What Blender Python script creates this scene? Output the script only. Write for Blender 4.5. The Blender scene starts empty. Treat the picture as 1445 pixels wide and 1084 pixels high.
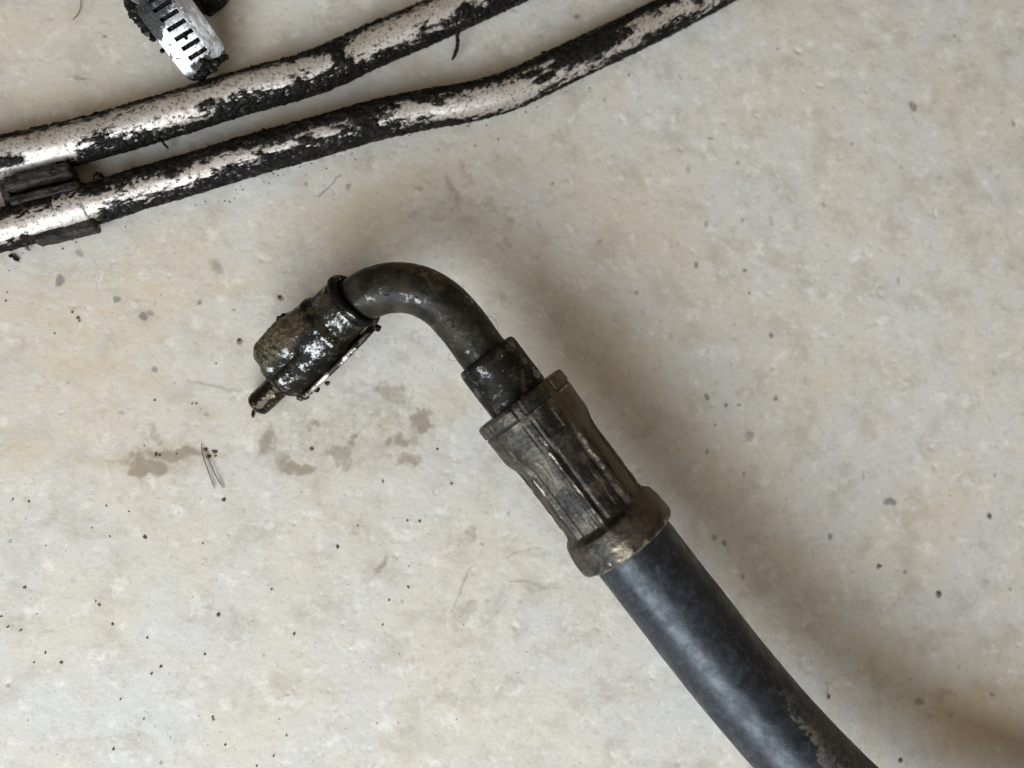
import bpy, math, random
import numpy as np
from mathutils import Matrix, Vector

random.seed(7)
RNG = np.random.default_rng(7)
SC = bpy.context.scene
COL = SC.collection

# ------------------------------------------------------------------ camera
F_PX, W_PX, H_PX = 1200.0, 1445.0, 1084.0        # lens in photo pixels
TILT = math.radians(8.0)
DIST = 225.0                                      # mm from lens to floor along the axis
fwd = np.array([math.sin(TILT) * .8, math.sin(TILT) * .6, -math.cos(TILT)])
upv = np.array([0, 1.0, 0]); upv = upv - fwd * upv.dot(fwd); upv /= np.linalg.norm(upv)
rgt = np.cross(fwd, upv)
CAM = -fwd * DIST
cam = bpy.data.cameras.new('camera'); camo = bpy.data.objects.new('camera', cam); COL.objects.link(camo)
cam.sensor_width = 36.0; cam.lens = 36.0 * F_PX / W_PX
cam.clip_start = .01; cam.clip_end = 20
cam.dof.use_dof = True; cam.dof.focus_distance = .204; cam.dof.aperture_fstop = cam.lens / 3.6
camo.matrix_world = Matrix(((rgt[0], upv[0], -fwd[0], CAM[0] / 1000), (rgt[1], upv[1], -fwd[1], CAM[1] / 1000),
                            (rgt[2], upv[2], -fwd[2], CAM[2] / 1000), (0, 0, 0, 1)))
SC.camera = camo

# ------------------------------------------------------------------ light: daylight through an open garage door, warm room fill
wd = bpy.data.worlds.new('World'); SC.world = wd; wd.use_nodes = True
bg = wd.node_tree.nodes['Background']
bg.inputs['Color'].default_value = (1.0, .79, .53, 1); bg.inputs['Strength'].default_value = .295

KEY_EL, KEY_AZ, KEY_D = math.radians(37), np.array([-.40, -.917]), .85
kl = bpy.data.lights.new('door_light', 'AREA'); kl.shape = 'RECTANGLE'; kl.size = .80; kl.size_y = .50
kl.energy = 14.6; kl.color = (.875, .945, 1.0)
ko = bpy.data.objects.new('door_light', kl); COL.objects.link(ko)
kd = Vector((KEY_AZ[0] * math.cos(KEY_EL), KEY_AZ[1] * math.cos(KEY_EL), math.sin(KEY_EL)))
ko.location = kd * KEY_D
ko.rotation_euler = kd.to_track_quat('Z', 'Y').to_euler()

SC.view_settings.view_transform = 'Standard'; SC.view_settings.look = 'None'
SC.view_settings.exposure = 0; SC.view_settings.gamma = 1
SC.cycles.use_denoising = True
SC.cycles.max_bounces = 4; SC.cycles.diffuse_bounces = 3; SC.cycles.glossy_bounces = 3

# ------------------------------------------------------------------ helpers
def P(px, py, z=0.0):
    """point (mm) at height z under photo pixel"""
    d = fwd * F_PX + rgt * (px - W_PX / 2) - upv * (py - H_PX / 2)
    t = (z - CAM[2]) / d[2]
    return CAM + d * t
def depth(p): return float((np.asarray(p) - CAM).dot(fwd))
def mmpx(p): return depth(p) / F_PX

_perm = np.random.default_rng(3).permutation(256); _perm = np.concatenate([_perm, _perm, _perm])
_g = np.array([[1,1,0],[-1,1,0],[1,-1,0],[-1,-1,0],[1,0,1],[-1,0,1],[1,0,-1],[-1,0,-1],[0,1,1],[0,-1,1],[0,1,-1],[0,-1,-1]], float)
def noise(x, y, z=0.0):
    x, y, z = np.broadcast_arrays(np.asarray(x, float), np.asarray(y, float), np.asarray(z, float))
    xi, yi, zi = np.floor(x).astype(int), np.floor(y).astype(int), np.floor(z).astype(int)
    xf, yf, zf = x - xi, y - yi, z - zi
    xi &= 255; yi &= 255; zi &= 255
    u, v, w = (t * t * t * (t * (t * 6 - 15) + 10) for t in (xf, yf, zf))
    def gr(a, b, c):
        h = _perm[_perm[_perm[xi + a] + yi + b] + zi + c] % 12
        G = _g[h]
        return G[..., 0] * (xf - a) + G[..., 1] * (yf - b) + G[..., 2] * (zf - c)
    L = lambda a, b, t: a + (b - a) * t
    return L(L(L(gr(0,0,0), gr(1,0,0), u), L(gr(0,1,0), gr(1,1,0), u), v),
             L(L(gr(0,0,1), gr(1,0,1), u), L(gr(0,1,1), gr(1,1,1), u), v), w)
def fbm(x, y, z=0.0, o=4, gain=.5):
    s = 0; a = 1.0
    for k in range(o):
        f = 2.03 ** k
        s = s + a * noise(np.asarray(x) * f + 17.3 * k, np.asarray(y) * f + 5.1 * k, np.asarray(z) * f + 9.7 * k); a *= gain
    return s
def sstep(a, b, x):
    t = np.clip((x - a) / (b - a), 0, 1); return t * t * (3 - 2 * t)

def catmull(pts, n):
    pts = np.array(pts, float)
    p = np.vstack([2 * pts[0] - pts[1], pts, 2 * pts[-1] - pts[-2]])
    out = []
    for i in range(1, len(p) - 2):
        t = np.linspace(0, 1, 60, endpoint=False)[:, None]
        a, b, c, d = p[i - 1], p[i], p[i + 1], p[i + 2]
        out.append(.5 * (2 * b + (c - a) * t + (2 * a - 5 * b + 4 * c - d) * t ** 2 + (3 * b - a - 3 * c + d) * t ** 3))
    out = np.vstack(out + [pts[-1][None]])
    L = np.concatenate([[0], np.cumsum(np.linalg.norm(np.diff(out, axis=0), axis=1))])
    s = np.linspace(0, L[-1], n)
    return np.stack([np.interp(s, L, out[:, k]) for k in range(3)], 1), s

def frames(path):
    T = np.gradient(path, axis=0); T /= np.linalg.norm(T, axis=1)[:, None]
    Z = np.array([0, 0, 1.0])
    U = Z - T * T[:, 2:3]; U /= np.linalg.norm(U, axis=1)[:, None]
    return T, U, np.cross(U, T)                       # W = U x T

def mesh_obj(name, V, Fq, mat, parent=None, base=None, attrs=None, smooth=True, tris=None):
    """V in mm, world; quads Fq (n,4)"""
    base = np.zeros(3) if base is None else np.asarray(base)
    if parent is not None: base = np.array(parent['_b'])
    me = bpy.data.meshes.new(name)
    V = (np.asarray(V, float) - base) * .001
    nq = 0 if Fq is None else len(Fq); nt = 0 if tris is None else len(tris)
    me.vertices.add(len(V)); me.vertices.foreach_set('co', V.astype(np.float32).ravel())
    loops = np.concatenate(([np.asarray(Fq).ravel()] if nq else []) + ([np.asarray(tris).ravel()] if nt else []))
    me.loops.add(len(loops)); me.loops.foreach_set('vertex_index', loops.astype(np.int32))
    starts = np.concatenate([np.arange(nq) * 4, nq * 4 + np.arange(nt) * 3])
    me.polygons.add(nq + nt); me.polygons.foreach_set('loop_start', starts.astype(np.int32))
    me.update(calc_edges=True); me.validate()
    if smooth: me.polygons.foreach_set('use_smooth', np.ones(len(me.polygons), bool))
    for k, a in (attrs or {}).items():
        at = me.attributes.new(k, 'FLOAT', 'POINT'); at.data.foreach_set('value', np.asarray(a, np.float32).ravel())
    me.materials.append(mat)
    o = bpy.data.objects.new(name, me); COL.objects.link(o)
    if parent is not None: o.parent = parent
    else: o.location = Vector(base * .001)
    o['_b'] = [float(b) for b in base]
    return o

def thing(name, label, cat, base, group=None):
    o = bpy.data.objects.new(name, None); COL.objects.link(o); o.empty_display_size = .01
    o.location = Vector(np.asarray(base) * .001); o['_b'] = [float(b) for b in base]
    o['label'] = label; o['category'] = cat
    if group: o['group'] = group
    return o
def tag(o, label, cat, group=None):
    o['label'] = label; o['category'] = cat
    if group: o['group'] = group
    return o

def grid_faces(n, m, wrap=True):
    i = np.arange(n - 1)[:, None]; j = np.arange(m if wrap else m - 1)[None, :]
    j2 = (j + 1) % m
    return np.stack([i * m + j, i * m + j2, (i + 1) * m + j2, (i + 1) * m + j], -1).reshape(-1, 4)

def sweep(path, R, phi, cap0=True, cap1=True, du=None):
    """R (n,m) radii around path; phi (m,) angle from up (U) towards W."""
    T, U, Wv = frames(path)
    n, m = R.shape
    V = path[:, None, :] + R[..., None] * (np.cos(phi)[None, :, None] * U[:, None, :] + np.sin(phi)[None, :, None] * Wv[:, None, :])
    V = V.reshape(-1, 3); Fq = grid_faces(n, m); tris = []
    if cap0:
        V = np.vstack([V, V[:m].mean(0)]); c = len(V) - 1
        tris += [(c, (j + 1) % m, j) for j in range(m)]
    if cap1:
        V = np.vstack([V, V[(n - 1) * m:n * m].mean(0)]); c = len(V) - 1; b = (n - 1) * m
        tris += [(c, b + j, b + (j + 1) % m) for j in range(m)]
    return V, Fq, (np.array(tris) if tris else None)
def pad(a, V):
    a = np.asarray(a).ravel(); return np.concatenate([a, np.zeros(len(V) - len(a))])
def PHI(m): return np.linspace(-math.pi, math.pi, m, endpoint=False)

# ------------------------------------------------------------------ material nodes
class NT:
    def __init__(s, name):
        s.m = bpy.data.materials.new(name); s.m.use_nodes = True
        s.t = s.m.node_tree; s.n = s.t.nodes; s.b = s.n['Principled BSDF']; s.x = 0
        s.co = s.n.new('ShaderNodeTexCoord').outputs['Object']
    def link(s, a, b):
        if isinstance(a, (int, float)): b.default_value = a
        elif isinstance(a, tuple): b.default_value = a if len(a) == 4 else (*a, 1) if len(b.default_value) == 4 else a
        else: s.t.links.new(a, b)
    def noise(s, scale, detail=4, rough=.55, vec=None, dist=0, stretch=None):
        n = s.n.new('ShaderNodeTexNoise'); n.inputs['Scale'].default_value = scale
        n.inputs['Detail'].default_value = detail; n.inputs['Roughness'].default_value = rough; n.inputs['Distortion'].default_value = dist
        v = vec or s.co
        if stretch:
            mp = s.n.new('ShaderNodeMapping'); mp.inputs['Rotation'].default_value = (0, 0, stretch[0]); mp.inputs['Scale'].default_value = stretch[1]
            s.t.links.new(v, mp.inputs['Vector']); v = mp.outputs[0]
        s.t.links.new(v, n.inputs['Vector']); return n.outputs['Fac']
    def voro(s, scale, feat='F1', rnd=1):
        n = s.n.new('ShaderNodeTexVoronoi'); n.inputs['Scale'].default_value = scale; n.feature = feat; n.inputs['Randomness'].default_value = rnd
        s.t.links.new(s.co, n.inputs['Vector']); return n.outputs['Distance']
    def attr(s, name):
        n = s.n.new('ShaderNodeAttribute'); n.attribute_name = name; return n.outputs['Fac']
    def ramp(s, a, lo, hi, o0=0.0, o1=1.0):
        n = s.n.new('ShaderNodeMapRange'); n.interpolation_type = 'SMOOTHSTEP'
        for k, v in (('From Min', lo), ('From Max', hi), ('To Min', o0), ('To Max', o1)): n.inputs[k].default_value = v
        s.link(a, n.inputs['Value']); return n.outputs['Result']
    def math(s, op, a, b=0.0):
        n = s.n.new('ShaderNodeMath'); n.operation = op; s.link(a, n.inputs[0]); s.link(b, n.inputs[1]); return n.outputs[0]
    def mix(s, fac, a, b, mode='MIX'):
        n = s.n.new('ShaderNodeMix'); n.data_type = 'RGBA'; n.blend_type = mode
        s.link(fac, n.inputs[0]); s.link(a, n.inputs[6]); s.link(b, n.inputs[7]); return n.outputs[2]
    def bump(s, h, dist, strength=1.0, prev=None):
        n = s.n.new('ShaderNodeBump'); n.inputs['Distance'].default_value = dist; n.inputs['Strength'].default_value = strength
        s.link(h, n.inputs['Height'])
        if prev is not None: s.t.links.new(prev, n.inputs['Normal'])
        return n.outputs[0]
    def out(s, **k):
        for a, b in k.items():
            s.link(b, s.b.inputs[a.replace('_', ' ')])
        return s.m

def mat_concrete():
    s = NT('concrete')
    big = s.ramp(s.noise(30, 3, .6), .36, .64); mid = s.noise(95, 5, .65); fine = s.noise(900, 3, .7)
    c = s.mix(big, (.495, .465, .405), (.478, .476, .462))
    c = s.mix(s.ramp(s.noise(62, 4, .65, dist=.6), .50, .74, 0, .5), c, (.53, .475, .385))
    c = s.mix(s.ramp(mid, .30, .54, .55, 0), c, (.33, .30, .25))
    c = s.mix(s.ramp(s.noise(170, 4, .7), .53, .70, 0, .65), c, (.62, .615, .59))
    c = s.mix(s.ramp(s.noise(330, 3, .7), .55, .72, 0, .5), c, (.33, .30, .255))
    c = s.mix(s.ramp(fine, .42, .26, 0, .55), c, (.28, .26, .23))
    c = s.mix(s.ramp(fine, .58, .74, 0, .5), c, (.68, .67, .64))
    # attribute driven stains, tan also painting the shadow's brown, with noisy edges
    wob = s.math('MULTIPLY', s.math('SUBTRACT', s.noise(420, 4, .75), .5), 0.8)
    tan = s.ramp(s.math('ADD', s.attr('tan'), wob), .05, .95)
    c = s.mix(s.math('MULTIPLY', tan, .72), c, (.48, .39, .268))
    oil = s.ramp(s.math('ADD', s.attr('oil'), s.math('MULTIPLY', wob, .9)), .14, .78)
    c = s.mix(s.math('MULTIPLY', oil, .76), c, (.20, .165, .125))
    sp = s.ramp(s.math('ADD', s.attr('spot'), s.math('MULTIPLY', wob, .3)), .2, .8)
    c = s.mix(s.math('MULTIPLY', sp, .78), c, (.14, .135, .125))
    nb = s.bump(s.noise(240, 6, .72), .00036, .55)
    r = s.math('SUBTRACT', s.ramp(mid, .2, .8, .55, .72), s.math('MULTIPLY', oil, .12))
    return s.out(Base_Color=c, Roughness=r, Normal=nb, Specular_IOR_Level=.35)

def mat_rubber():
    s = NT('hose_rubber')
    c = s.mix(s.ramp(s.noise(120, 5, .65), .35, .7), (.004, .0045, .006), (.010, .012, .017))
    c = s.mix(s.ramp(s.noise(500, 5, .75, dist=.8), .46, .68, 0, .75), c, (.027, .035, .050))
    d = s.attr('dust'); wob = s.math('MULTIPLY', s.math('SUBTRACT', s.noise(900, 5, .75), .5), 1.1)
    dm = s.ramp(s.math('ADD', d, wob), .38, .95)
    vd = s.n.new('ShaderNodeVectorMath'); vd.operation = 'DISTANCE'; vd.name = 'print_centre'; s.t.links.new(s.co, vd.inputs[0])
    rg = s.math('SINE', s.math('MULTIPLY', s.math('ADD', vd.outputs['Value'], s.math('MULTIPLY', s.noise(300, 2), .0012)), 2 * math.pi / .00058))
    rm = s.math('MULTIPLY', s.ramp(rg, -.3, .5, .55, 0), s.ramp(vd.outputs['Value'], .010, .004))
    dm = s.math('MULTIPLY', dm, s.math('SUBTRACT', 1.0, rm))
    c = s.mix(s.math('MULTIPLY', dm, .85), c, (.13, .117, .096))
    br = s.ramp(s.math('ADD', s.attr('brown'), wob), .5, 1.1)
    c = s.mix(s.math('MULTIPLY', br, .5), c, (.040, .027, .016))
    nb = s.bump(s.noise(420, 5, .7), .00020, .6)
    nb = s.bump(s.math('MULTIPLY', dm, s.noise(1500, 3, .7)), .00025, .8, nb)
    rr = s.math('ADD', s.ramp(s.noise(220, 5, .7), .32, .66, .30, .56), s.math('MULTIPLY', dm, .3))
    return s.out(Base_Color=c, Roughness=rr, Normal=nb, Specular_IOR_Level=.42, Specular_Tint=(.84, .92, 1.0))

def mat_oily(name, dark=(.004, .004, .0035), tint=(.024, .022, .014), gl=.11, sp=.9, wl=.50, dry=.07, bd=.00013):
    s = NT(name)
    n1 = s.noise(160, 5, .65)
    c = s.mix(s.ramp(n1, .38, .68), dark, tint)
    c = s.mix(s.ramp(s.noise(420, 4, .7), .60, .72, 0, .5), c, (.05, .036, .022))
    ol = s.math('MULTIPLY', s.attr('olive'), s.ramp(s.noise(900, 5, .85), .40, .60, .05, 1))
    c = s.mix(ol, c, (.105, .094, .055))
    ru = s.math('MULTIPLY', s.attr('rust'), s.ramp(s.noise(700, 4, .7), .40, .62))
    c = s.mix(ru, c, (.11, .062, .034))
    wet = s.math('MULTIPLY', s.ramp(s.noise(330, 4, .7), wl, wl + .13), s.math('SUBTRACT', 1.0, s.math('MULTIPLY', s.attr('olive'), .8)))
    r = s.math('SUBTRACT', .46, s.math('MULTIPLY', wet, .46 - gl))
    nb = s.bump(s.noise(700, 3, .65), bd, .8)
    drop = s.ramp(s.voro(1000), .34, .04)
    nb = s.bump(s.math('MULTIPLY', drop, s.ramp(s.noise(300, 2), .46, .60)), .00022, .9, nb)
    return s.out(Base_Color=c, Roughness=r, Normal=nb, Specular_IOR_Level=s.ramp(wet, 0, 1, dry, sp))

def mat_ferrule():
    s = NT('aged_zinc_steel')
    n1 = s.noise(150, 5, .7); n2 = s.noise(520, 5, .75)
    c = s.mix(s.ramp(n1, .40, .60), (.014, .0132, .0125), (.064, .055, .043))
    c = s.mix(s.ramp(s.math('ADD', s.attr('rust'), s.math('MULTIPLY', s.math('SUBTRACT', n2, .5), 1.6)), .35, .95, 0, .8), c, (.082, .060, .034))
    c = s.mix(s.ramp(n2, .60, .74, 0, .5), c, (.22, .18, .125))
    ed = s.ramp(s.math('ADD', s.attr('wear'), s.math('MULTIPLY', s.math('SUBTRACT', s.noise(420, 5, .75), .5), 1.5)), .45, 1.0)
    c = s.mix(s.math('MULTIPLY', ed, .75), c, (.42, .365, .28))
    gr = s.ramp(s.math('ADD', s.attr('groove'), s.math('MULTIPLY', s.math('SUBTRACT', n2, .5), 1.0)), .4, .9)
    c = s.mix(gr, c, (.012, .012, .011))
    met = s.math('SUBTRACT', .70, s.math('MULTIPLY', gr, .65))
    r = s.math('SUBTRACT', s.ramp(n2, .3, .7, .34, .58), s.math('MULTIPLY', ed, .12))
    nb = s.bump(s.noise(330, 5, .7), .00022, .6); nb = s.bump(s.noise(1800, 4, .75), .00009, .8, nb)
    return s.out(Base_Color=c, Roughness=r, Metallic=met, Normal=nb)

def mat_tube():
    s = NT('oxidised_aluminium')
    n = s.noise(500, 6, .75)
    c = s.mix(s.ramp(s.noise(110, 4, .6), .35, .65), (.46, .42, .385), (.54, .52, .50))
    c = s.mix(s.ramp(n, .46, .64, 0, .75), c, (.30, .255, .21))
    c = s.mix(s.ramp(s.noise(1100, 5, .8), .53, .62, 0, .95), c, (.035, .03, .026))
    fm = s.ramp(s.math('ADD', s.attr('film'), s.math('MULTIPLY', s.math('SUBTRACT', s.noise(330, 6, .75), .5), 1.5)), .2, .95)
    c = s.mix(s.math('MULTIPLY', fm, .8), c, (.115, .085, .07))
    sm = s.ramp(s.math('ADD', s.attr('smear'), s.math('MULTIPLY', s.math('SUBTRACT', s.noise(900, 5, .8), .5), 1.7)), .40, .85)
    c = s.mix(s.math('MULTIPLY', sm, .95), c, (.014, .012, .011)); fm = s.math('MAXIMUM', fm, sm)
    nb = s.bump(n, .00012, .7); nb = s.bump(s.noise(1900, 3, .6), .00005, .8, nb)
    return s.out(Base_Color=c, Roughness=s.ramp(n, .3, .7, .36, .58), Metallic=s.math('SUBTRACT', .60, s.math('MULTIPLY', fm, .5)), Normal=nb)

def mat_grease():
    s = NT('black_grease')
    c = s.mix(s.ramp(s.noise(300, 5, .7), .4, .7), (.0035, .0035, .0035), (.012, .010, .008))
    c = s.mix(s.ramp(s.noise(1500, 3, .7), .62, .70, 0, .5), c, (.10, .09, .07))
    nb = s.bump(s.noise(1100, 3, .65), .00022, .9)
    w = s.ramp(s.noise(650, 2), .53, .66)
    return s.out(Base_Color=c, Roughness=s.ramp(w, 0, 1, .6, .17), Normal=nb, Specular_IOR_Level=s.ramp(w, 0, 1, .10, .42))

def mat_steel():
    s = NT('bright_band_steel')
    n = s.noise(700, 5, .75)
    sm = s.ramp(s.math('ADD', s.attr('grime'), s.math('MULTIPLY', s.math('SUBTRACT', s.noise(500, 5, .75), .5), 1.3)), .35, .75)
    c = s.mix(s.ramp(n, .52, .68, 0, .8), (.37, .375, .39), (.20, .185, .17))
    c = s.mix(sm, c, (.012, .012, .013))
    nb = s.bump(n, .00006, .7); nb = s.bump(s.math('MULTIPLY', sm, s.noise(1400, 4, .7)), .0003, 1.0, nb)
    return s.out(Base_Color=c, Roughness=s.ramp(s.noise(260, 4), .3, .7, .30, .48), Metallic=s.math('SUBTRACT', 1.0, sm), Normal=nb)

def mat_clip():
    s = NT('grimy_black_plastic')
    c = s.mix(s.ramp(s.noise(350, 5, .75), .36, .66), (.005, .005, .005), (.032, .028, .023))
    c = s.mix(s.ramp(s.noise(160, 4, .7), .56, .70, 0, .7), c, (.07, .048, .027))
    nb = s.bump(s.noise(1300, 4, .75), .00025, .9)
    return s.out(Base_Color=c, Roughness=s.ramp(s.noise(500, 3), .4, .6, .38, .62), Normal=nb, Specular_IOR_Level=.2)

def mat_pin():
    s = NT('oily_yellow_zinc')
    n = s.noise(330, 4, .7)
    c = s.mix(s.ramp(n, .32, .46), (.20, .155, .075), (.018, .014, .010))
    c = s.mix(s.ramp(s.noise(900, 4, .7), .58, .68), c, (.02, .017, .013))
    return s.out(Base_Color=c, Metallic=.85, Roughness=.24, Normal=s.bump(s.noise(500, 3, .6), .00016, .6))

def mat_plate():
    s = NT('bare_metal_edge')
    g = s.ramp(s.noise(260, 5, .75), .40, .52)
    c = s.mix(g, (.36, .345, .31), (.02, .018, .015))
    return s.out(Base_Color=c, Metallic=.85, Roughness=s.ramp(g, 0, 1, .30, .5), Normal=s.bump(s.noise(900, 4, .7), .00012, .7))

def mat_plain(name, col, rough=.7):
    s = NT(name); n = s.noise(900, 3, .6)
    return s.out(Base_Color=s.mix(s.ramp(n, .3, .7), tuple(x * .6 for x in col), col), Roughness=rough)

M = dict(conc=mat_concrete(), rubber=mat_rubber(), oily=mat_oily('oily_black_pipe', (.004, .004, .0038), (.026, .0225, .0145), .15, .7, .545, .18, .00011),
         collar=mat_oily('oily_black_sleeve', (.0035, .0035, .0035), (.014, .012, .009), .13, .8, .50, .09, .00009),
         block=mat_oily('oily_block_metal', (.003, .003, .0025), (.012, .010, .006), .08, 1.0, .485),
         ring=mat_oily('wet_rubber_ring', (.003, .003, .003), (.006, .006, .006), .12),
         fer=mat_ferrule(), tube=mat_tube(), grease=mat_grease(), steel=mat_steel(), clip=mat_clip(), pin=mat_pin(),
         plate=mat_plate(),
         grit=mat_plain('dark_grit', (.12, .10, .08)), amber=mat_plain('amber_grit', (.26, .15, .05), .4),
         hair=mat_plain('dark_fibre', (.11, .08, .06), .5), lint=mat_plain('pale_lint', (.5, .48, .44), .7))

# ------------------------------------------------------------------ floor
def axis_coords(lo, hi, step, far):
    core = np.arange(lo, hi + step, step)
    a = lo - np.geomspace(2, far, 26)[::-1]; b = core[-1] + np.geomspace(2, far, 26)
    return np.concatenate([a, core, b])
fx = axis_coords(-150, 165, .36, 1400); fy = axis_coords(-112, 135, .36, 1400)
FX, FY = np.meshgrid(fx, fy)
inside = np.clip(1 - np.maximum(np.maximum(np.abs(FX - 8) - 165, np.abs(FY - 12) - 130), 0) / 40, 0, 1)
fz = (.16 * fbm(FX / 26, FY / 26, 1.0, 3) + .055 * fbm(FX / 5, FY / 5, 2.0, 4) - .05 * np.maximum(fbm(FX / 2.2, FY / 2.2, 3.0, 3) - .35, 0) * 2) * inside
for k in range(1500):                                     # pores, chips and small dents, clustered
    cx_, cy_ = RNG.uniform(-145, 160), RNG.uniform(-108, 130)
    if float(fbm(cx_ / 22, cy_ / 22, 5.0, 2)) < RNG.uniform(-.45, .55): continue
    rr_ = min(RNG.lognormal(-.95, .42), 1.6); dp_ = RNG.uniform(.06, .24) * (rr_ / .4) ** .5; st_ = RNG.uniform(1, 2.2); an = RNG.uniform(0, math.pi)
    i0, i1 = np.searchsorted(fx, [cx_ - 3 * rr_, cx_ + 3 * rr_]); j0, j1 = np.searchsorted(fy, [cy_ - 3 * rr_, cy_ + 3 * rr_]); sl = (slice(j0, j1), slice(i0, i1))
    dx, dy = FX[sl] - cx_, FY[sl] - cy_; u_, v_ = (dx * math.cos(an) + dy * math.sin(an)) / st_, -dx * math.sin(an) + dy * math.cos(an)
    fz[sl] -= dp_ * np.exp(-(u_ * u_ + v_ * v_) / (rr_ * rr_ * .5))
wx = 3.2 * fbm(FX / 8, FY / 8, 7.0, 5, .62); wy = 3.2 * fbm(FX / 8, FY / 8, 11.0, 5, .62)
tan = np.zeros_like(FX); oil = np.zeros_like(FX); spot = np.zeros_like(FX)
def blob(A, px, py, rx, ry, ang=0, st=1.0, soft=.5, warp=1.0):
    """soft elliptical patch; px radii measured on the floor"""
    c = P(px, py); k = mmpx(c); a = math.radians(-ang)
    wmm = warp * min(1.2, min(rx, ry) * k / 2.6)
    R_ = max(rx, ry) * k * (1 + soft) + 4 * wmm
    i0, i1 = np.searchsorted(fx, [c[0] - R_, c[0] + R_]); j0, j1 = np.searchsorted(fy, [c[1] - R_, c[1] + R_])
    if i1 <= i0 or j1 <= j0: return
    sl = (slice(j0, j1), slice(i0, i1))
    dx = FX[sl] - c[0] + wx[sl] * wmm; dy = FY[sl] - c[1] + wy[sl] * wmm
    u = (dx * math.cos(a) + dy * math.sin(a)) / (rx * k); v = (-dx * math.sin(a) + dy * math.cos(a)) / (ry * k)
    d = np.sqrt(u * u + v * v)
    A[sl] = np.maximum(A[sl], st * sstep(1 + soft, 1 - soft, d))
def streak(A, pts, w, st=1.0, warp=.35):
    for (x0, y0), (x1, y1) in zip(pts[:-1], pts[1:]):
        a, b = P(x0, y0), P(x1, y1); ab = (b - a)[:2]; L2 = ab.dot(ab) + 1e-9
        i0, i1 = np.searchsorted(fx, [min(a[0], b[0]) - 4, max(a[0], b[0]) + 4]); j0, j1 = np.searchsorted(fy, [min(a[1], b[1]) - 4, max(a[1], b[1]) + 4])
        sl = (slice(j0, j1), slice(i0, i1))
        X = FX[sl] + wx[sl] * warp - a[0]; Y = FY[sl] + wy[sl] * warp - a[1]
        t = np.clip((X * ab[0] + Y * ab[1]) / L2, 0, 1)
        d = np.hypot(X - t * ab[0], Y - t * ab[1])
        A[sl] = np.maximum(A[sl], st * sstep(w * mmpx(a) * 1.4, w * mmpx(a) * .3, d))
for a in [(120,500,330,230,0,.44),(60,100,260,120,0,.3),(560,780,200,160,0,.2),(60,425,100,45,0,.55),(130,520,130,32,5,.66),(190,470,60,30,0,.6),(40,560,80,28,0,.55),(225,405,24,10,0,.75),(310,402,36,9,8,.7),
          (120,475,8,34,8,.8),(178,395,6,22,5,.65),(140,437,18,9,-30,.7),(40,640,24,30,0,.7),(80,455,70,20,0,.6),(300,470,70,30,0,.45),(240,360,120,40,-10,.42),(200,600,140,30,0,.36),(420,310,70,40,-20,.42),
          (500,315,75,42,-30,.6),(560,260,50,30,-30,.5),(760,380,90,55,40,.36),(830,450,60,40,45,.34),(900,520,75,45,50,.34),(960,610,50,40,50,.32),(1030,690,80,38,40,.36),(1130,800,70,34,40,.40),(1250,930,80,40,30,.36),(1370,1020,90,60,10,.7),  # this row: brown mottling along the hose's cast shadow, its tint painted in
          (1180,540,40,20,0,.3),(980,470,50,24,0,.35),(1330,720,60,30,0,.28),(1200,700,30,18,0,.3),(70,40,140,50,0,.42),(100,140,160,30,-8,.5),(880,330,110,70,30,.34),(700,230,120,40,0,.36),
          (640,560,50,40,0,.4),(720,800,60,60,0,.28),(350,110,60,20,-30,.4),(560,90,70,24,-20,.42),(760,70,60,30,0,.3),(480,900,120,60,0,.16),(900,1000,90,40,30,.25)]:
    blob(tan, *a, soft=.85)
for a in [(597,592,19,13,35,.85),(582,622,9,16,0,.5),(562,628,17,15,0,.72),(575,650,22,9,-8,.62),(488,622,14,13,0,.72),(478,650,19,18,10,.62),(452,655,14,9,0,.35),
          (418,662,26,9,12,.82),(376,622,9,26,12,.68),(395,650,16,8,40,.6),(388,640,10,7,0,.45),(405,618,30,5,0,.3),(548,552,26,14,10,.55),(442,597,11,8,20,.6),(520,545,14,9,0,.4),(530,580,10,16,0,.4),(545,600,13,10,0,.42),
          (203,661,30,14,10,.85),(170,652,24,4,8,.5),(248,641,50,8,0,.8),(262,640,40,14,0,.4),(222,615,6,26,-35,.5),(207,620,5,20,-30,.35),(300,545,40,3,14,.5),(330,552,18,4,10,.4),
          (665,752,8,18,8,.5),(536,798,18,7,-40,.62),(520,800,10,20,30,.35),(660,865,14,22,0,.42),(650,880,30,30,0,.22),(505,735,4,22,25,.35),
          (700,650,18,6,0,.3),(640,760,40,14,-30,.3),(700,860,50,14,-60,.36),(740,780,45,10,10,.34),(780,740,30,10,-40,.36),(680,920,30,40,10,.28),(590,870,40,12,-40,.25),(770,830,30,8,15,.4),(835,880,20,40,-20,.25),(480,720,30,8,-60,.25),(380,760,40,10,-40,.22),(620,700,10,40,20,.22),(560,910,40,20,0,.2),(880,970,30,30,0,.2),(720,1000,60,20,-20,.18),(450,1010,60,20,-30,.15),(280,800,50,16,-30,.22),(760,700,10,18,20,.22),(860,790,30,14,30,.2),(590,300,9,8,0,.4),(640,272,10,26,-30,.5),(655,240,7,22,-28,.45),(690,290,7,16,-30,.4),
          (715,320,10,14,0,.42),(470,330,22,10,-30,.3),(715,350,14,20,0,.35),(705,420,9,10,0,.4),(780,440,16,10,30,.3),
          (310,380,14,9,40,.4),(115,110,20,2.4,6,.55),(290,15,8,4,0,.3),(1285,270,5,40,-36,.18),(90,800,30,18,0,.2),(130,840,26,12,0,.2),
          (1150,880,40,20,40,.18),(1335,985,16,10,0,.4),(600,130,30,8,-12,.15)]:
    blob(oil, *a, soft=.6)
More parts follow.
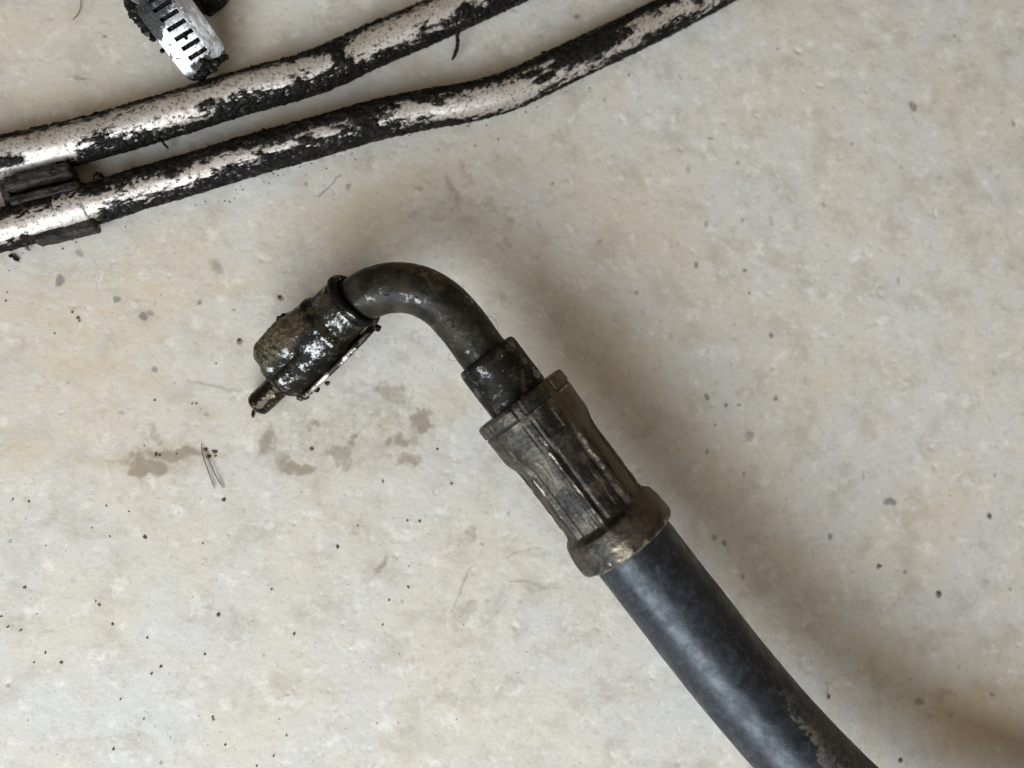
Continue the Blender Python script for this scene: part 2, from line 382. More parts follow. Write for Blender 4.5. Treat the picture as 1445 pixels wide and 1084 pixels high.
for a in [(490, 625, 130, 60, 5, .40), (540, 575, 70, 40, 10, .38), (240, 648, 100, 28, 0, .42), (590, 605, 40, 40, 20, .4), (400, 640, 45, 40, 0, .36)]: blob(oil, *a, soft=.95)
for a in [(182, 648, 16, 9, 0, 1.0), (200, 655, 55, 22, 8, .75), (250, 640, 60, 12, 0, .75), (130, 655, 40, 12, 5, .5), (285, 636, 16, 7, 0, .9), (420, 655, 30, 14, 0, .6), (570, 650, 22, 9, 0, .6), (545, 598, 18, 12, 0, .6)]: blob(tan, *a, soft=.8)
for pts, w, st in [([(445,276),(462,262),(482,247)],2.2,.75),([(720,820),(745,818),(775,832),(790,835)],2,.55),([(712,790),(730,778),(760,772)],2.2,.5),
                   ([(640,862),(655,820),(668,800)],2.4,.5),([(1265,235),(1300,275),(1340,320),(1368,350)],2.5,.30),([(700,198),(760,190),(820,192)],1.6,.35),
                   ([(240,640),(222,618),(200,597)],2.5,.35),([(500,756),(520,712)],3,.3),([(95,470),(120,450)],2,.4),([(1168,985),(1168,960)],2.5,.6),([(1190,120),(1230,160)],2,.2),
                   ([(1110,490),(1085,440)],2,.2),([(960,372),(935,330)],2,.2)]:
    streak(oil, pts, w, st)
for a in [(213,441,6,6,.6),(203,446,7,7,.8),(83,394,7,9,.75),(113,358,7,6,.6),(165,421,6,5,.8),(283,427,5,5,.75),(310,380,9,7,.45),(217,520,5,5,.7),(394,420,4,4,1),
          (337,481,4,4,1),(170,582,6,6,.5),(292,585,5,5,.5),(247,542,4,4,.5),(512,690,5,4,.4),(718,728,4,6,.5),(203,390,5,3,.4),
          (1288,150,7,5,.75),(1002,196,6,3,.6),(1042,231,4,4,.6),(1202,204,4,4,.6),(970,242,5,5,.5),(1087,310,6,8,.45),(1162,290,4,5,.55),(1048,309,4,4,.55),
          (981,375,4,5,.8),(1052,382,4,3,.85),(1058,413,3,3,.8),(1038,458,3,3,.5),(1088,473,4,4,.85),(1055,615,9,7,.55),(1023,571,4,4,.85),(1095,564,5,4,.75),(1044,570,5,2.5,.75),(997,560,4,4,.85),
          (1009,600,3,3,.7),(999,638,3,4,.7),(1218,672,3,7,.5),(1256,708,8,6,.75),(1396,730,4,5,.9),(1173,757,5,5,.75),(1241,799,4,5,.85),(1278,808,3,3,.8),(1324,840,5,7,.95),(1389,823,7,6,.45),
          (1009,760,5,7,.6),(1023,767,4,4,.8),(1050,815,4,6,.6),(1188,570,3,3,.4),(1272,237,4,4,.5),(1330,248,5,5,.4),(1400,236,8,6,.4),(1420,330,4,12,.4),
          (1269,400,4,8,.55),(1180,385,10,4,.4),(590,265,6,6,.5),(493,265,5,5,.6),(603,256,8,4,.4),(780,259,4,4,.6),(847,342,4,5,.5),(899,412,5,4,.6),(675,290,4,4,.5),
          (1295,990,10,6,.6),(1400,980,4,4,.6),(1270,1073,4,4,.9),(1135,65,5,4,.4),(150,34,11,4,.35),(200,28,5,3,.4),(55,85,5,5,.4),(198,68,6,3,.35),(148,52,4,2.5,.7)]:
    blob(spot, a[0], a[1], a[2], a[3], 0, a[4], soft=.55, warp=.8)
for k in range(46):                                       # fine scratches and hair marks
    px, py = RNG.uniform(0, 1445), RNG.uniform(100, 1084); a = RNG.normal(-.8, .5); L_ = RNG.uniform(8, 34); b = a + RNG.normal(0, .35)
    streak(oil if k % 3 else spot, [(px, py), (px + L_ * math.cos(a), py + L_ * math.sin(a)), (px + L_ * (math.cos(a) + math.cos(b)), py + L_ * (math.sin(a) + math.sin(b)))], 1.1, RNG.uniform(.2, .5), .1)
for k in range(110):
    px, py = RNG.uniform(-60, 1500), RNG.uniform(-60, 1140); r = RNG.uniform(1.6, 4.2)
    c = P(px, py); m = (np.abs(fx - c[0]) < 4).nonzero()[0]; q = (np.abs(fy - c[1]) < 4).nonzero()[0]
    if len(m) and len(q):
        sl = np.ix_(q, m); d = np.hypot(FX[sl] - c[0] + .25 * wx[sl], (FY[sl] - c[1] + .25 * wy[sl]) * RNG.uniform(.6, 1.5)) / (r * mmpx(c))
        spot[sl] = np.maximum(spot[sl], RNG.uniform(.25, .7) * sstep(1.5, .5, d))
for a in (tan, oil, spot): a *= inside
nfy, nfx = FX.shape
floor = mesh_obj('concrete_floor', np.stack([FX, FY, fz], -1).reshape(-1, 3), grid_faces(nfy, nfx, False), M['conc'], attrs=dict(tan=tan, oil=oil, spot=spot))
floor['kind'] = 'structure'

# ------------------------------------------------------------------ hose assembly
hose_t = thing('hydraulic_hose', 'black rubber hydraulic hose with crimped ferrule and oily bent pipe end', 'hose', P(395, 540, 0))
# rubber tube
k_h = 20.8 / 2
hp = [P(860, 728, 25), P(890, 768, 25), P(964, 864, 25.3), P(1058, 982, 26.5), P(1152, 1086, 28)]
e = hp[-1]
hp += [P(1225, 1152, 28), P(1310, 1205, 27), P(1420, 1240, 24.5), P(1560, 1245, 20.5), P(1720, 1215, 15), P(1900, 1165, 11), P(2080, 1110, 10.6)]
path, s = catmull(hp, 900); ph = PHI(96)
Sg, Pg = np.meshgrid(s, ph, indexing='ij')
R = k_h + .10 * fbm(Sg / 14, np.cos(Pg) * 1.5, np.sin(Pg) * 1.5, 3) + .03 * fbm(Sg / 2.5, np.cos(Pg) * 4, np.sin(Pg) * 4, 2)
V, Fq, T = sweep(path, R, ph)
# dust smear (fingerprint) on the right shoulder of the hose near the frame edge
deg = np.degrees(Pg)
i0 = np.argmin(np.linalg.norm(path - hp[4], axis=1)); s0 = s[i0]
ds = Sg - s0                                              # mm past the frame's lower edge
edge = 33 - (ds + 32) * 1.05 + 16 * fbm(Sg / 4.0, np.cos(Pg) * 3, np.sin(Pg) * 3, 4)                               # boundary angle sweeps across
core = sstep(edge - 3, edge + 5, deg) * sstep(82, 66, deg) * sstep(-34, -27, ds) * sstep(22, 6, ds)
rings = .5 + .5 * np.sin(np.hypot((ds - 6) * 1.0, (deg - 54) * .19) * 2 * math.pi / .62)
dust = core * (.45 + .55 * sstep(-30, -8, ds)) * (.62 + .5 * sstep(edge + 18, edge, deg)) * .95
brown = sstep(40, 70, np.abs(deg + 8)) * .6
R2 = R + .02 * core * rings * sstep(-14, -4, ds)
V, Fq, T = sweep(path, R2, ph)
q_ = P(1178, 1072, 36.5); M['rubber'].node_tree.nodes['print_centre'].inputs[1].default_value = tuple((q_ - np.array(hose_t['_b'])) * .001)
mesh_obj('rubber_hose', V, Fq, M['rubber'], hose_t, attrs=dict(dust=pad(dust, V), brown=pad(brown, V)), tris=T)

# ferrule
A, B = P(732, 563, 25.2), P(886, 767.5, 25)
kf = np.linalg.norm(B - A) / 256.0
ns, m = 420, 384
s = np.linspace(0, 256, ns); ph = PHI(m)
path = A + (B - A) * (s / 256)[:, None]
Sg, Pg = np.meshgrid(s, ph, indexing='ij')
off = np.radians(-16 + 22.5)                      # facet centres half way between ridges
fi = np.floor((Pg - off) / (math.pi / 4) + .5); dl = np.degrees(Pg - off - fi * math.pi / 4)      # -22.5..22.5
fi = (fi.astype(int)) % 8
jit = np.array([0, 3, -3, 2, 4, -2, 1, -3])[fi]
base = np.interp(s, [0, 2, 5, 22, 62, 78, 100, 190, 256], [67, 70.5, 71.5, 71.5, 70.5, 69, 66, 66, 66])[:, None] + 0 * Pg
flare = np.interp(s, [0, 188, 200, 210, 222, 240, 250, 254, 256], [0, 60, 66, 73, 75.5, 77, 77, 75.5, 72])[:, None] + 0 * Pg
flute = 60.0 + 2.0 * (dl / 22.5) ** 2 + 2.6 * np.exp(-((22.5 - np.abs(dl)) / 3.0) ** 2) - 1.2 * np.exp(-((22.5 - np.abs(dl) - 7) / 2.4) ** 2)
tin = sstep(62, 98, Sg + jit)                      # entering the crimp
tout = sstep(208, 198, Sg + jit * .9)
cr = base * (1 - tin) + flute * tin
r = np.where(tout > 0, cr * tout + np.maximum(flare, cr) * (1 - tout), np.maximum(flare, 60))
r = np.where(Sg > 213, flare, r)
# head: faint facets, lip panels and grooves
hd = 1 - tin
panel = sstep(17.5, 16, np.abs(dl)) * sstep(20, 18.5, Sg)
r = r + hd * (-.7 * sstep(15, 22, np.abs(dl)) * (Sg > 0) + 1.0 * panel)
gl = np.exp(-((Sg - 20.5) / 1.5) ** 2) * sstep(19, 17, np.abs(dl)) + np.exp(-((np.abs(dl) - 18) / 1.1) ** 2) * sstep(22, 19, Sg)
gv = np.exp(-((22.5 - np.abs(dl) - 5.5) / 1.4) ** 2) * sstep(26, 34, Sg) * sstep(92, 74, Sg)
rec = sstep(11, 10, np.abs(dl + 2)) * sstep(33, 35, Sg) * sstep(66, 63, Sg) * np.isin(fi, [0, 3, 5])
r = r - hd * (2.0 * gl + 1.3 * gv + 1.8 * rec)
x3, y3 = np.cos(Pg) * 3, np.sin(Pg) * 3
r = r + .55 * fbm(Sg / 22, x3, y3, 3) + .35 * fbm(Sg / 7, x3 * 3, y3 * 3, 3)
# two long dents along the flats
r = r - 1.0 * sstep(.15, .5, fbm(Sg / 60, x3 * 2.5, y3 * 2.5, 2)) * tin * tout
wear = np.exp(-((22.5 - np.abs(dl)) / 5.5) ** 2) * sstep(40, 60, Sg) * tout * (.05 + .80 * sstep(-.1, .4, fbm(Sg / 26, x3 * 2, y3 * 2 + 7, 3)))
wear = np.maximum(wear, .75 * sstep(238, 250, Sg) * sstep(.0, .3, fbm(Sg / 90 + 3, x3 * 1.2, y3 * 1.2, 3)))
wear = np.maximum(wear, .75 * np.exp(-(np.degrees(Pg) + 18) ** 2 / 15 ** 2) * sstep(222, 236, Sg))
wear = np.maximum(wear, .6 * np.exp(-((Sg - 24) / 2.2) ** 2) * sstep(17, 14, np.abs(dl)) * (fbm(Sg / 90, x3, y3 + 3, 2) > -.1))
wear = np.maximum(wear, .55 * sstep(5, 1, Sg) * (np.degrees(Pg) < 0))
wear = np.maximum(wear, .7 * sstep(251, 254, Sg))
groove = np.clip(gl + gv + .45 * np.exp(-((22.5 - np.abs(dl) - 6.5) / 2.2) ** 2) * tin * tout + .55 * np.exp(-((Sg + jit * .9 - 203) / 3.5) ** 2), 0, 1)
pd = np.degrees(Pg)
rust = .35 + .45 * sstep(15, 60, pd) * sstep(110, 70, pd) + .12 * sstep(205, 215, Sg) - .5 * sstep(-20, -60, pd) + .3 * hd * sstep(5, 25, pd)
R = r * kf
# inner end caps follow the collar and hose
path2 = np.vstack([path[0], path, path[-1]]); R2 = np.vstack([np.full(m, 40 * kf), R, np.full(m, 62 * kf)])
T_, U_, W_ = frames(path)
Vf = path2[:, None, :] + R2[..., None] * (np.cos(ph)[None, :, None] * U_[0] + np.sin(ph)[None, :, None] * W_[0])
f2 = lambda a, e=0: np.vstack([np.full(m, e), a, np.full(m, e)])
mesh_obj('crimped_ferrule', Vf.reshape(-1, 3), grid_faces(ns + 2, m), M['fer'], hose_t, attrs=dict(wear=f2(wear), rust=f2(rust), groove=f2(groove)))

# sleeve between pipe and ferrule
A, B = P(685, 500.5, 25.5), P(742, 576, 25.2)
n, m = 130, 160
s = np.linspace(0, 1, n); ph = PHI(m); path = A + (B - A) * s[:, None]
Sg, Pg = np.meshgrid(s, ph, indexing='ij')
ks = mmpx(A)
prof = np.interp(s, [0, .012, .05, .09, 1], [41.5, 44.5, 46.4, 46.9, 47])[:, None] + 0 * Pg
prof = prof - .8 * np.clip(np.cos(6 * Pg) - .75, 0, 1) * 2 + .3 * fbm(Sg * 5, np.cos(Pg) * 3, np.sin(Pg) * 3, 4) + .22 * fbm(Sg * 22, np.cos(Pg) * 14, np.sin(Pg) * 14, 2)
V, Fq, T = sweep(path, prof * ks, ph)
mesh_obj('sleeve', V, Fq, M['collar'], hose_t, attrs=dict(olive=0 * V[:, 0], rust=pad(.25 * sstep(20, 60, np.degrees(Pg)), V)), tris=T)

# bent pipe
zp = [7 + 13.0, 0]
bp = [P(712, 538, 25.3), P(678, 494, 25.5), P(651, 457, 25.8), P(623, 428, 26), P(592, 411, 26), P(560, 406, 25.8), P(530, 411, 24.0), P(507, 424, 21.6), P(488, 441, 18.0), P(473, 455, 14.5)]
path, s = catmull(bp, 360); ph = PHI(112); Sg, Pg = np.meshgrid(s, ph, indexing='ij')
R = 35.3 * mmpx(P(590, 410, 24)) + .07 * fbm(Sg / 7, np.cos(Pg) * 2, np.sin(Pg) * 2, 3) + .05 * fbm(Sg / 1.6, np.cos(Pg) * 7, np.sin(Pg) * 7, 2)
V, Fq, T = sweep(path, R, ph)
dp = np.degrees(Pg)
rust = .8 * sstep(22, 40, -dp) * sstep(80, 60, -dp) * sstep(.44, .5, Sg / s[-1]) * sstep(.66, .6, Sg / s[-1])
olive = .10 * sstep(-.1, .4, fbm(Sg / 9, np.cos(Pg) * 1.3, np.sin(Pg) * 1.3 + 4, 3))
pipe = mesh_obj('bent_pipe', V, Fq, M['oily'], hose_t, attrs=dict(olive=pad(olive, V), rust=pad(rust, V)), tris=T)

# fitting block: D shaped body on the tilted pipe axis
A, B = P(496, 428, 21.5), P(394, 529, 8.6)
L = np.linalg.norm(B - A); kb = mmpx((A + B) / 2)
n, m = 200, 224
s = np.linspace(0, 1, n); ph = PHI(m); path = A + (B - A) * s[:, None]
Sg, Pg = np.meshgrid(s, ph, indexing='ij'); dp = np.degrees(Pg)
ex = 2.7
rr = 46.5 / (np.abs(np.cos(Pg)) ** ex + np.abs(np.sin(Pg)) ** ex) ** (1 / ex)
flat = 42.0 / np.maximum(np.cos(np.radians(dp - 104)), .05)           # machined face towards the lower right
rr = np.minimum(rr, flat)
prof = np.interp(s, [0, .02, .2, .27, .6, .88, .96, 1], [.80, .86, .88, 1.02, 1.04, 1.0, .91, .70])[:, None]
r = rr * prof
lug = sstep(.42, .54, Sg) * sstep(0, -20, dp) * sstep(-175, -140, dp)
r = r + 5.5 * lug * sstep(1.02, .86, Sg) + lug * 2.2 * fbm(Sg * 14, np.cos(Pg) * 9, np.sin(Pg) * 9, 4)
r = r - 3.0 * np.exp(-((dp - 6) / 5) ** 2) * sstep(.5, .62, Sg) - .6 * np.exp(-((Sg - .34) / .03) ** 2)
hole = np.exp(-(((dp + 30) / 11) ** 2 + ((Sg - .965) / .045) ** 2)); r = r - 9 * hole
r = r + .6 * fbm(Sg * 6, np.cos(Pg) * 3, np.sin(Pg) * 3, 4) + .4 * fbm(Sg * 30, np.cos(Pg) * 16, np.sin(Pg) * 16, 2)
V, Fq, T = sweep(path, r * kb, ph)
olive = np.clip(lug * .8 + .15 * sstep(.3, .45, Sg) * sstep(8, -15, dp) * sstep(-170, -120, dp) + .08 * sstep(.25, .2, Sg), 0, 1) - hole
rust = .45 * sstep(.25, .4, Sg) * sstep(.7, .5, Sg) * sstep(5, -20, dp)
block = mesh_obj('fitting_block', V, Fq, M['block'], hose_t, attrs=dict(olive=pad(np.clip(olive, 0, 1), V), rust=pad(rust, V)), tris=T)
ax = (B - A) / L
Tb, Ub, Wb = (x[0] for x in frames(path))
# seal ring where the pipe enters
n, m = 96, 24
a1 = PHI(n); a2 = PHI(m); A1, A2 = np.meshgrid(a1, a2, indexing='ij')
rc = 38.0 * kb; rt = 6.6 * kb * (1 + .12 * fbm(np.cos(A1) * 3, np.sin(A1) * 3, A2, 2))
cen = A - ax * .9
V = cen + ((rc + rt * np.cos(A2))[..., None] * (np.cos(A1)[..., None] * Ub + np.sin(A1)[..., None] * Wb) + (rt * np.sin(A2))[..., None] * ax)
i = np.arange(n)[:, None]; j = np.arange(m)[None]
Fq = np.stack([i * m + j, i * m + (j + 1) % m, ((i + 1) % n) * m + (j + 1) % m, ((i + 1) % n) * m + j], -1).reshape(-1, 4)
z0 = np.zeros(n * m)
mesh_obj('seal_ring', V.reshape(-1, 3), Fq, M['ring'], hose_t, attrs=dict(olive=z0, rust=z0))
# flange plate on the machined face: thin rounded plate seen nearly edge on
wd_ = math.radians(104); Nf = np.cos(wd_) * Ub + np.sin(wd_) * Wb; Uf = np.cross(ax, Nf); Uf = Uf if Uf[2] > 0 else -Uf
cen = (A + B) / 2 + Nf * 41.0 * kb
n = 128; ang = PHI(n); ex = 2.6
su = np.sign(np.cos(ang)) * np.abs(np.cos(ang)) ** (2 / ex) * L * .50; sv = np.sign(np.sin(ang)) * np.abs(np.sin(ang)) ** (2 / ex) * 40 * kb
rings_ = []
for tt, sc_ in ((0, .5), (0, .97), (.2, 1.0), (1.05, 1.0), (1.25, .97), (1.25, .5)):
    jig = 1 + .006 * np.sin(ang * 9) + .004 * np.sin(ang * 23 + 1)
    rings_.append(cen + Nf * tt + (su * sc_ * jig)[:, None] * ax + (sv * sc_ * jig)[:, None] * Uf)
V = np.vstack(rings_)
V = np.vstack([V, cen, cen + Nf * 1.25]); tr = [(6 * n, (j + 1) % n, j) for j in range(n)] + [(6 * n + 1, 5 * n + j, 5 * n + (j + 1) % n) for j in range(n)]
V[:, 2] = np.maximum(V[:, 2], .05)
mesh_obj('flange_plate', V, grid_faces(6, n), M['plate'], hose_t, tris=np.array(tr))
# grease crumbs clinging to the block
def crumb(name, pos, r, parent, mat, seed=0, sq=(1, 1, .8), n=18, m=24, **k):
    th = np.linspace(.02, math.pi - .02, n); ph = PHI(m); TH, PH = np.meshgrid(th, ph, indexing='ij')
    D = np.stack([np.sin(TH) * np.cos(PH), np.sin(TH) * np.sin(PH), np.cos(TH)], -1)
    rr = r * (1 + .45 * fbm(D[..., 0] * 1.6 + seed * 3.1, D[..., 1] * 1.6, D[..., 2] * 1.6 + seed, 3))
    V = np.asarray(pos) + D * rr[..., None] * np.array(sq)
    return mesh_obj(name, V.reshape(-1, 3), grid_faces(n, m), mat, parent, **k)
for q, (px, py, z, rad) in enumerate([(396, 452, 17.5, 1.1), (401, 447, 17.8, .8), (430, 557, 5.0, 1.3), (424, 560, 4.0, 1.0), (447, 549, 6.0, .8), (437, 551, 7, .9), (532, 463, 18.5, .9), (462, 541, 6, .6)]):
    crumb('grease_crumb', P(px, py, z), rad, hose_t, M['grease'], q)
# locating pin
A, B = P(414, 524, 7.8), P(360, 575, 3.4)
n, m = 90, 64; s = np.linspace(0, 1, n); ph = PHI(m); path = A + (B - A) * s[:, None]; Sg, Pg = np.meshgrid(s, ph, indexing='ij')
R = np.interp(s, [0, .86, .93, .97, 1], [3.15, 3.15, 3.0, 2.6, 1.7])[:, None] + .10 * fbm(Sg * 12, np.cos(Pg) * 3, np.sin(Pg) * 3, 3) - .12 * np.exp(-((Sg - .42) / .02) ** 2)
V, Fq, T = sweep(path, R, ph); mesh_obj('locating_pin', V, Fq, M['pin'], hose_t, tris=T)
crumb('grease_crumb', P(357, 584, .6), .55, hose_t, M['grease'], 31, (.7, 1.6, .6))
# lint hairs stuck to the oily pipe and sleeve
def fibre(name, pts, w, mat, parent=None, n=40, m=8, **k):
    path, s = catmull(pts, n); R = np.full((n, m), w) * np.interp(np.linspace(0, 1, n), [0, .1, .9, 1], [.3, 1, 1, .3])[:, None]
    V, Fq, T = sweep(path, R, PHI(m)); return mesh_obj(name, V, Fq, mat, parent, tris=T, **k)
fibre('lint_hair', [P(640, 442, 28.4), P(652, 446, 28.6), P(667, 451, 28.2)], .05, M['lint'], hose_t)
fibre('lint_hair', [P(684, 445, 22), P(696, 449, 23), P(702, 458, 23), P(702, 466, 22)], .045, M['hair'], hose_t)
fibre('lint_hair', [P(636, 497, 20), P(632, 504, 19), P(637, 509, 19), P(646, 509, 20)], .045, M['hair'], hose_t)
fibre('lint_hair', [P(578, 428, 30), P(579, 421, 30.5), P(583, 415, 30.6)], .06, M['lint'], hose_t)

# ------------------------------------------------------------------ crusted metal tubes
def tube(name, label, pts, rpx, table, patches, seed, ext):
    r = rpx * mmpx(P(500, 120, 5))
    pp = [P(x, y, r) for x, y in pts]
    d0 = pp[0] - pp[1]; d1 = pp[-1] - pp[-2]; d0[2] = d1[2] = 0
    pp = [pp[0] + d0 / np.linalg.norm(d0) * e_ for e_ in np.arange(ext[0], 5, -15)] + pp + [pp[-1] + d1 / np.linalg.norm(d1) * e_ for e_ in np.arange(15, ext[1], 15)]
    for p in pp: p[2] = r + .12
    t = thing(name, label, 'metal tube', (*pp[len(pp) // 2][:2], 0))
    path, s = catmull(pp, 1150); ph = PHI(128)
    # photo x of every station, used to look the grime limits up along the tube
    rel = path - CAM; px = W_PX / 2 + F_PX * (rel @ rgt) / (rel @ fwd)
    Sg, Pg = np.meshgrid(s, ph, indexing='ij'); cx, sx = np.cos(Pg), np.sin(Pg)
    up = np.degrees(Pg)                                   # + = away from the light (top of the photo)
    tb = np.array(table, float); tb[:, 1:] -= 20
    top = np.interp(px, tb[:, 0], tb[:, 1])[:, None]; bot = np.interp(px, tb[:, 0], tb[:, 2])[:, None]
    nz = fbm(Sg / 6.5 + seed, cx * 1.6, sx * 1.6, 5, .62)
    nf = fbm(Sg / 1.7 + seed, cx * 4.5, sx * 4.5, 4, .65)
    nh = fbm(Sg / .75 + seed, cx * 10, sx * 10, 2, .7)
    d = np.maximum(up - top, bot - up) + 20 * nz + 20 * nf + 12 * nh
    d = d - 34 * sstep(.22, .55, fbm(Sg / 5.0 + seed * 2, cx * 3.4 + 5, sx * 3.4, 4, .6)) * (up < 20)
    for (x, u, rx, ru, st) in patches:
        e = 1 - np.sqrt(((px[:, None] - x) / rx) ** 2 + ((up - u + 20) / ru) ** 2)
        d = np.maximum(d, 45 * e * abs(st) + 14 * nz + 14 * nf) if st > 0 else np.minimum(d, -45 * e * abs(st) + 18 * nz + 20 * nf)
    th = np.clip(d / 20, -1, 1)
    crust = np.where(d > 0, .10 + .30 * np.clip(d / 34, 0, 1) + (.26 * np.maximum(nf, -.3) + .16 * nh) * np.clip(d / 12, 0, 1), .10 + .05 * d)
    crust = np.maximum(crust, -.6)
    # bare tube
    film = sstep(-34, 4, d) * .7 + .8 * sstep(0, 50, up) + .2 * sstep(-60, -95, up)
    n2 = 2
    Rb = r + .05 * fbm(Sg / 9, cx * 2, sx * 2, 3)
    V, Fq, T = sweep(path, Rb, ph)
    mesh_obj('tube_wall', V, Fq, M['tube'], t, attrs=dict(film=pad(film, V), smear=pad(sstep(-38, 3, d) * .85 + .25 * sstep(.1, .5, fbm(Sg / 10 + seed, cx * 2.2, sx * 2.2, 4)), V)), tris=T)
    Vc, Fc, _ = sweep(path, r + crust, ph, False, False)
    keep = (crust.ravel()[Fc] > -.12).any(1)
    Fc = Fc[keep]; used = np.unique(Fc); remap = np.zeros(len(Vc), int); remap[used] = np.arange(len(used))
    Vc = Vc[used]; Vc[:, 2] = np.maximum(Vc[:, 2], .02)
    c = mesh_obj('grease_crust', Vc, remap[Fc], M['grease'], t); c['kind'] = 'stuff'
    return t, path, px, r

up_t, up_path, up_px, up_r = tube('coolant_tube', 'upper of two parallel grease-crusted aluminium tubes, nearest the hose clamp',
    [(0, 225), (64, 211), (136, 193), (250, 160), (333, 134), (444, 102), (527, 65), (600, 34), (690, -7)], 27.0,
    [(-300, 60, -30), (0, 64, -88), (70, 64, -88), (100, 68, -55), (118, 66, -12), (160, 70, -16), (215, 62, -34), (270, 70, -46), (300, 62, -14), (340, 62, -16), (400, 66, -14), (440, 60, -12),
     (470, 30, -2), (485, 24, 0), (500, 56, -20), (560, 62, -22), (620, 66, -22), (680, 30, -14), (760, 20, -10)],
    [(14, -14, 24, 15, 1), (478, 5, 9, 40, 1), (300, -10, 16, 14, .9), (560, -5, 45, 32, -1.0), (615, 2, 30, 26, -1.0), (200, 10, 90, 24, -.5), (650, -20, 14, 22, 1)], 3.3, (90, 120))
lo_t, lo_path, lo_px, lo_r = tube('coolant_tube', 'lower of two parallel grease-crusted aluminium tubes, sitting in the black clip',
    [(0, 326), (70, 307), (135, 287), (200, 266), (260, 249), (361, 218), (444, 195), (527, 171), (600, 155), (655, 146), (712, 131), (760, 110), (803, 89), (852, 66), (931, 28), (990, -3)], 25.2,
    [(-300, 50, -40), (0, 48, -46), (40, 40, -30), (60, 34, -60), (125, 36, -64), (140, 20, -28), (190, 20, -30), (250, 22, -30), (300, 30, -14), (350, 26, -12), (370, 8, 2), (420, 2, 10), (440, 20, -4), (470, 16, 2),
     (500, 4, 4), (525, 0, 10), (545, 10, -18), (562, 26, -38), (600, 30, -40), (650, 36, -62), (700, 40, -64), (745, 34, -64), (775, 10, -50), (795, -18, -52), (850, -14, -50), (880, 10, -44), (905, 38, -34), (935, 32, -24), (960, 40, -36), (1010, 10, -40), (1080, 0, -30)],
    [(400, 0, 22, 12, -.7), (455, 12, 28, 20, -.9), (470, -2, 16, 10, -.6), (330, 4, 40, 14, -.8), (580, 5, 22, 26, -1.0), (617, 15, 7, 14, 1), (760, -6, 14, 12, 1), (748, 20, 14, 12, 1), (770, 30, 10, 9, -1), (830, 10, 40, 30, 1.1), (512, 0, 14, 60, 1), (975, 20, 8, 40, 1)], 8.1, (90, 140))
# hanging grease strands and flecks on the tubes
def strand(pts, w, t, seed):
    path, s = catmull(pts, 60); ph = PHI(14); Sg, Pg = np.meshgrid(s, ph, indexing='ij')
    R = w * (1 + .7 * fbm(Sg / .9 + seed, np.cos(Pg), np.sin(Pg), 3)) * np.interp(np.linspace(0, 1, 60), [0, .1, .9, 1], [1.6, 1.1, .8, .4])[:, None]
    V, Fq, T = sweep(path, np.maximum(R, .08), ph); return mesh_obj('grease_strand', V, Fq, M['grease'], t, tris=T)
strand([P(642, 28, 8), P(645, 46, 5), P(646, 60, 3.5), P(643, 74, 2.6), P(638, 85, 2.2)], .52, up_t, 1)
strand([P(632, 44, 5), P(633, 52, 4)], .5, up_t, 2)
strand([P(228, 198, 4), P(233, 205, 2.5), P(238, 210, 1.6)], .28, up_t, 3)
strand([P(18, 332, 4), P(21, 345, 2), P(22, 352, 1.2)], .45, lo_t, 4)
strand([P(36, 330, 3), P(38, 345, 1.5), P(39, 353, .8)], .5, lo_t, 5)
strand([P(139, 250, 8), P(137, 245, 9)], .9, lo_t, 6)
for q in range(64):                                       # loose lumps along the shaded and lit edges of the crust
    pth, pxx, rr_, t = ((up_path, up_px, up_r, up_t), (lo_path, lo_px, lo_r, lo_t))[q % 2]
    i = random.choice(np.where((pxx > -10) & (pxx < 1050))[0]); T_, U_, W_ = frames(pth[max(i - 2, 0):i + 3])
    sg = random.choice((-1, 1, 1)); a = math.radians(random.uniform(68, 92)) * sg
    pos = pth[i] + (rr_ + .35) * (math.cos(a) * U_[2] + math.sin(a) * W_[2])
    crumb('grease_crumb', pos, random.uniform(.28, .62), t, M['grease'], q + 40, (1.3, .9, .8), 10, 12)

# ------------------------------------------------------------------ clip between the tubes
clip_t = thing('tube_clip', 'grimy black plastic clip holding the two tubes side by side at the left edge', 'clip', P(70, 275, 0))
def bar(name, p0, p1, w, h, seed, ex=5.0, n=140, m=72, taper=.8):
    s = np.linspace(0, 1, n); ph = PHI(m); path = np.asarray(p0) + (np.asarray(p1) - np.asarray(p0)) * s[:, None]
    Sg, Pg = np.meshgrid(s, ph, indexing='ij'); L = np.linalg.norm(np.asarray(p1) - np.asarray(p0))
    R = 1 / ((np.abs(np.cos(Pg)) / h) ** ex + (np.abs(np.sin(Pg)) / w) ** ex) ** (1 / ex)
    R = R * np.interp(s * L, [0, .4, .9, L - .9, L - .4, L], [taper, .95, 1, 1, .95, taper])[:, None]
    R = R + .16 * fbm(Sg * L / 3 + seed, np.cos(Pg) * 2, np.sin(Pg) * 2, 4) + .10 * fbm(Sg * L / .9 + seed, np.cos(Pg) * 7, np.sin(Pg) * 7, 3)
    V, Fq, T = sweep(path, R, ph); V[:, 2] = np.maximum(V[:, 2], .03)
    return mesh_obj(name, V, Fq, M['clip'], clip_t, tris=T)
bar('jaw', P(11, 264, 7.0), P(103, 241, 7.0), 1.75, 2.4, 1)
bar('jaw', P(18, 287, 7.2), P(114, 263, 7.2), 1.15, 2.0, 2)
bar('web', P(8, 281, 2.2), P(110, 254, 2.2), 3.6, 1.9, 3)
bar('end_wall', P(9, 262, 5.0), P(19, 287, 5.0), 1.1, 3.4, 4, n=60)
bar('jaw', P(51, 336, 5.0), P(138, 316, 5.0), 2.1, 2.2, 5, ex=3.5)
bar('base', P(30, 312, .9), P(128, 290, .9), 6.5, .8, 6)
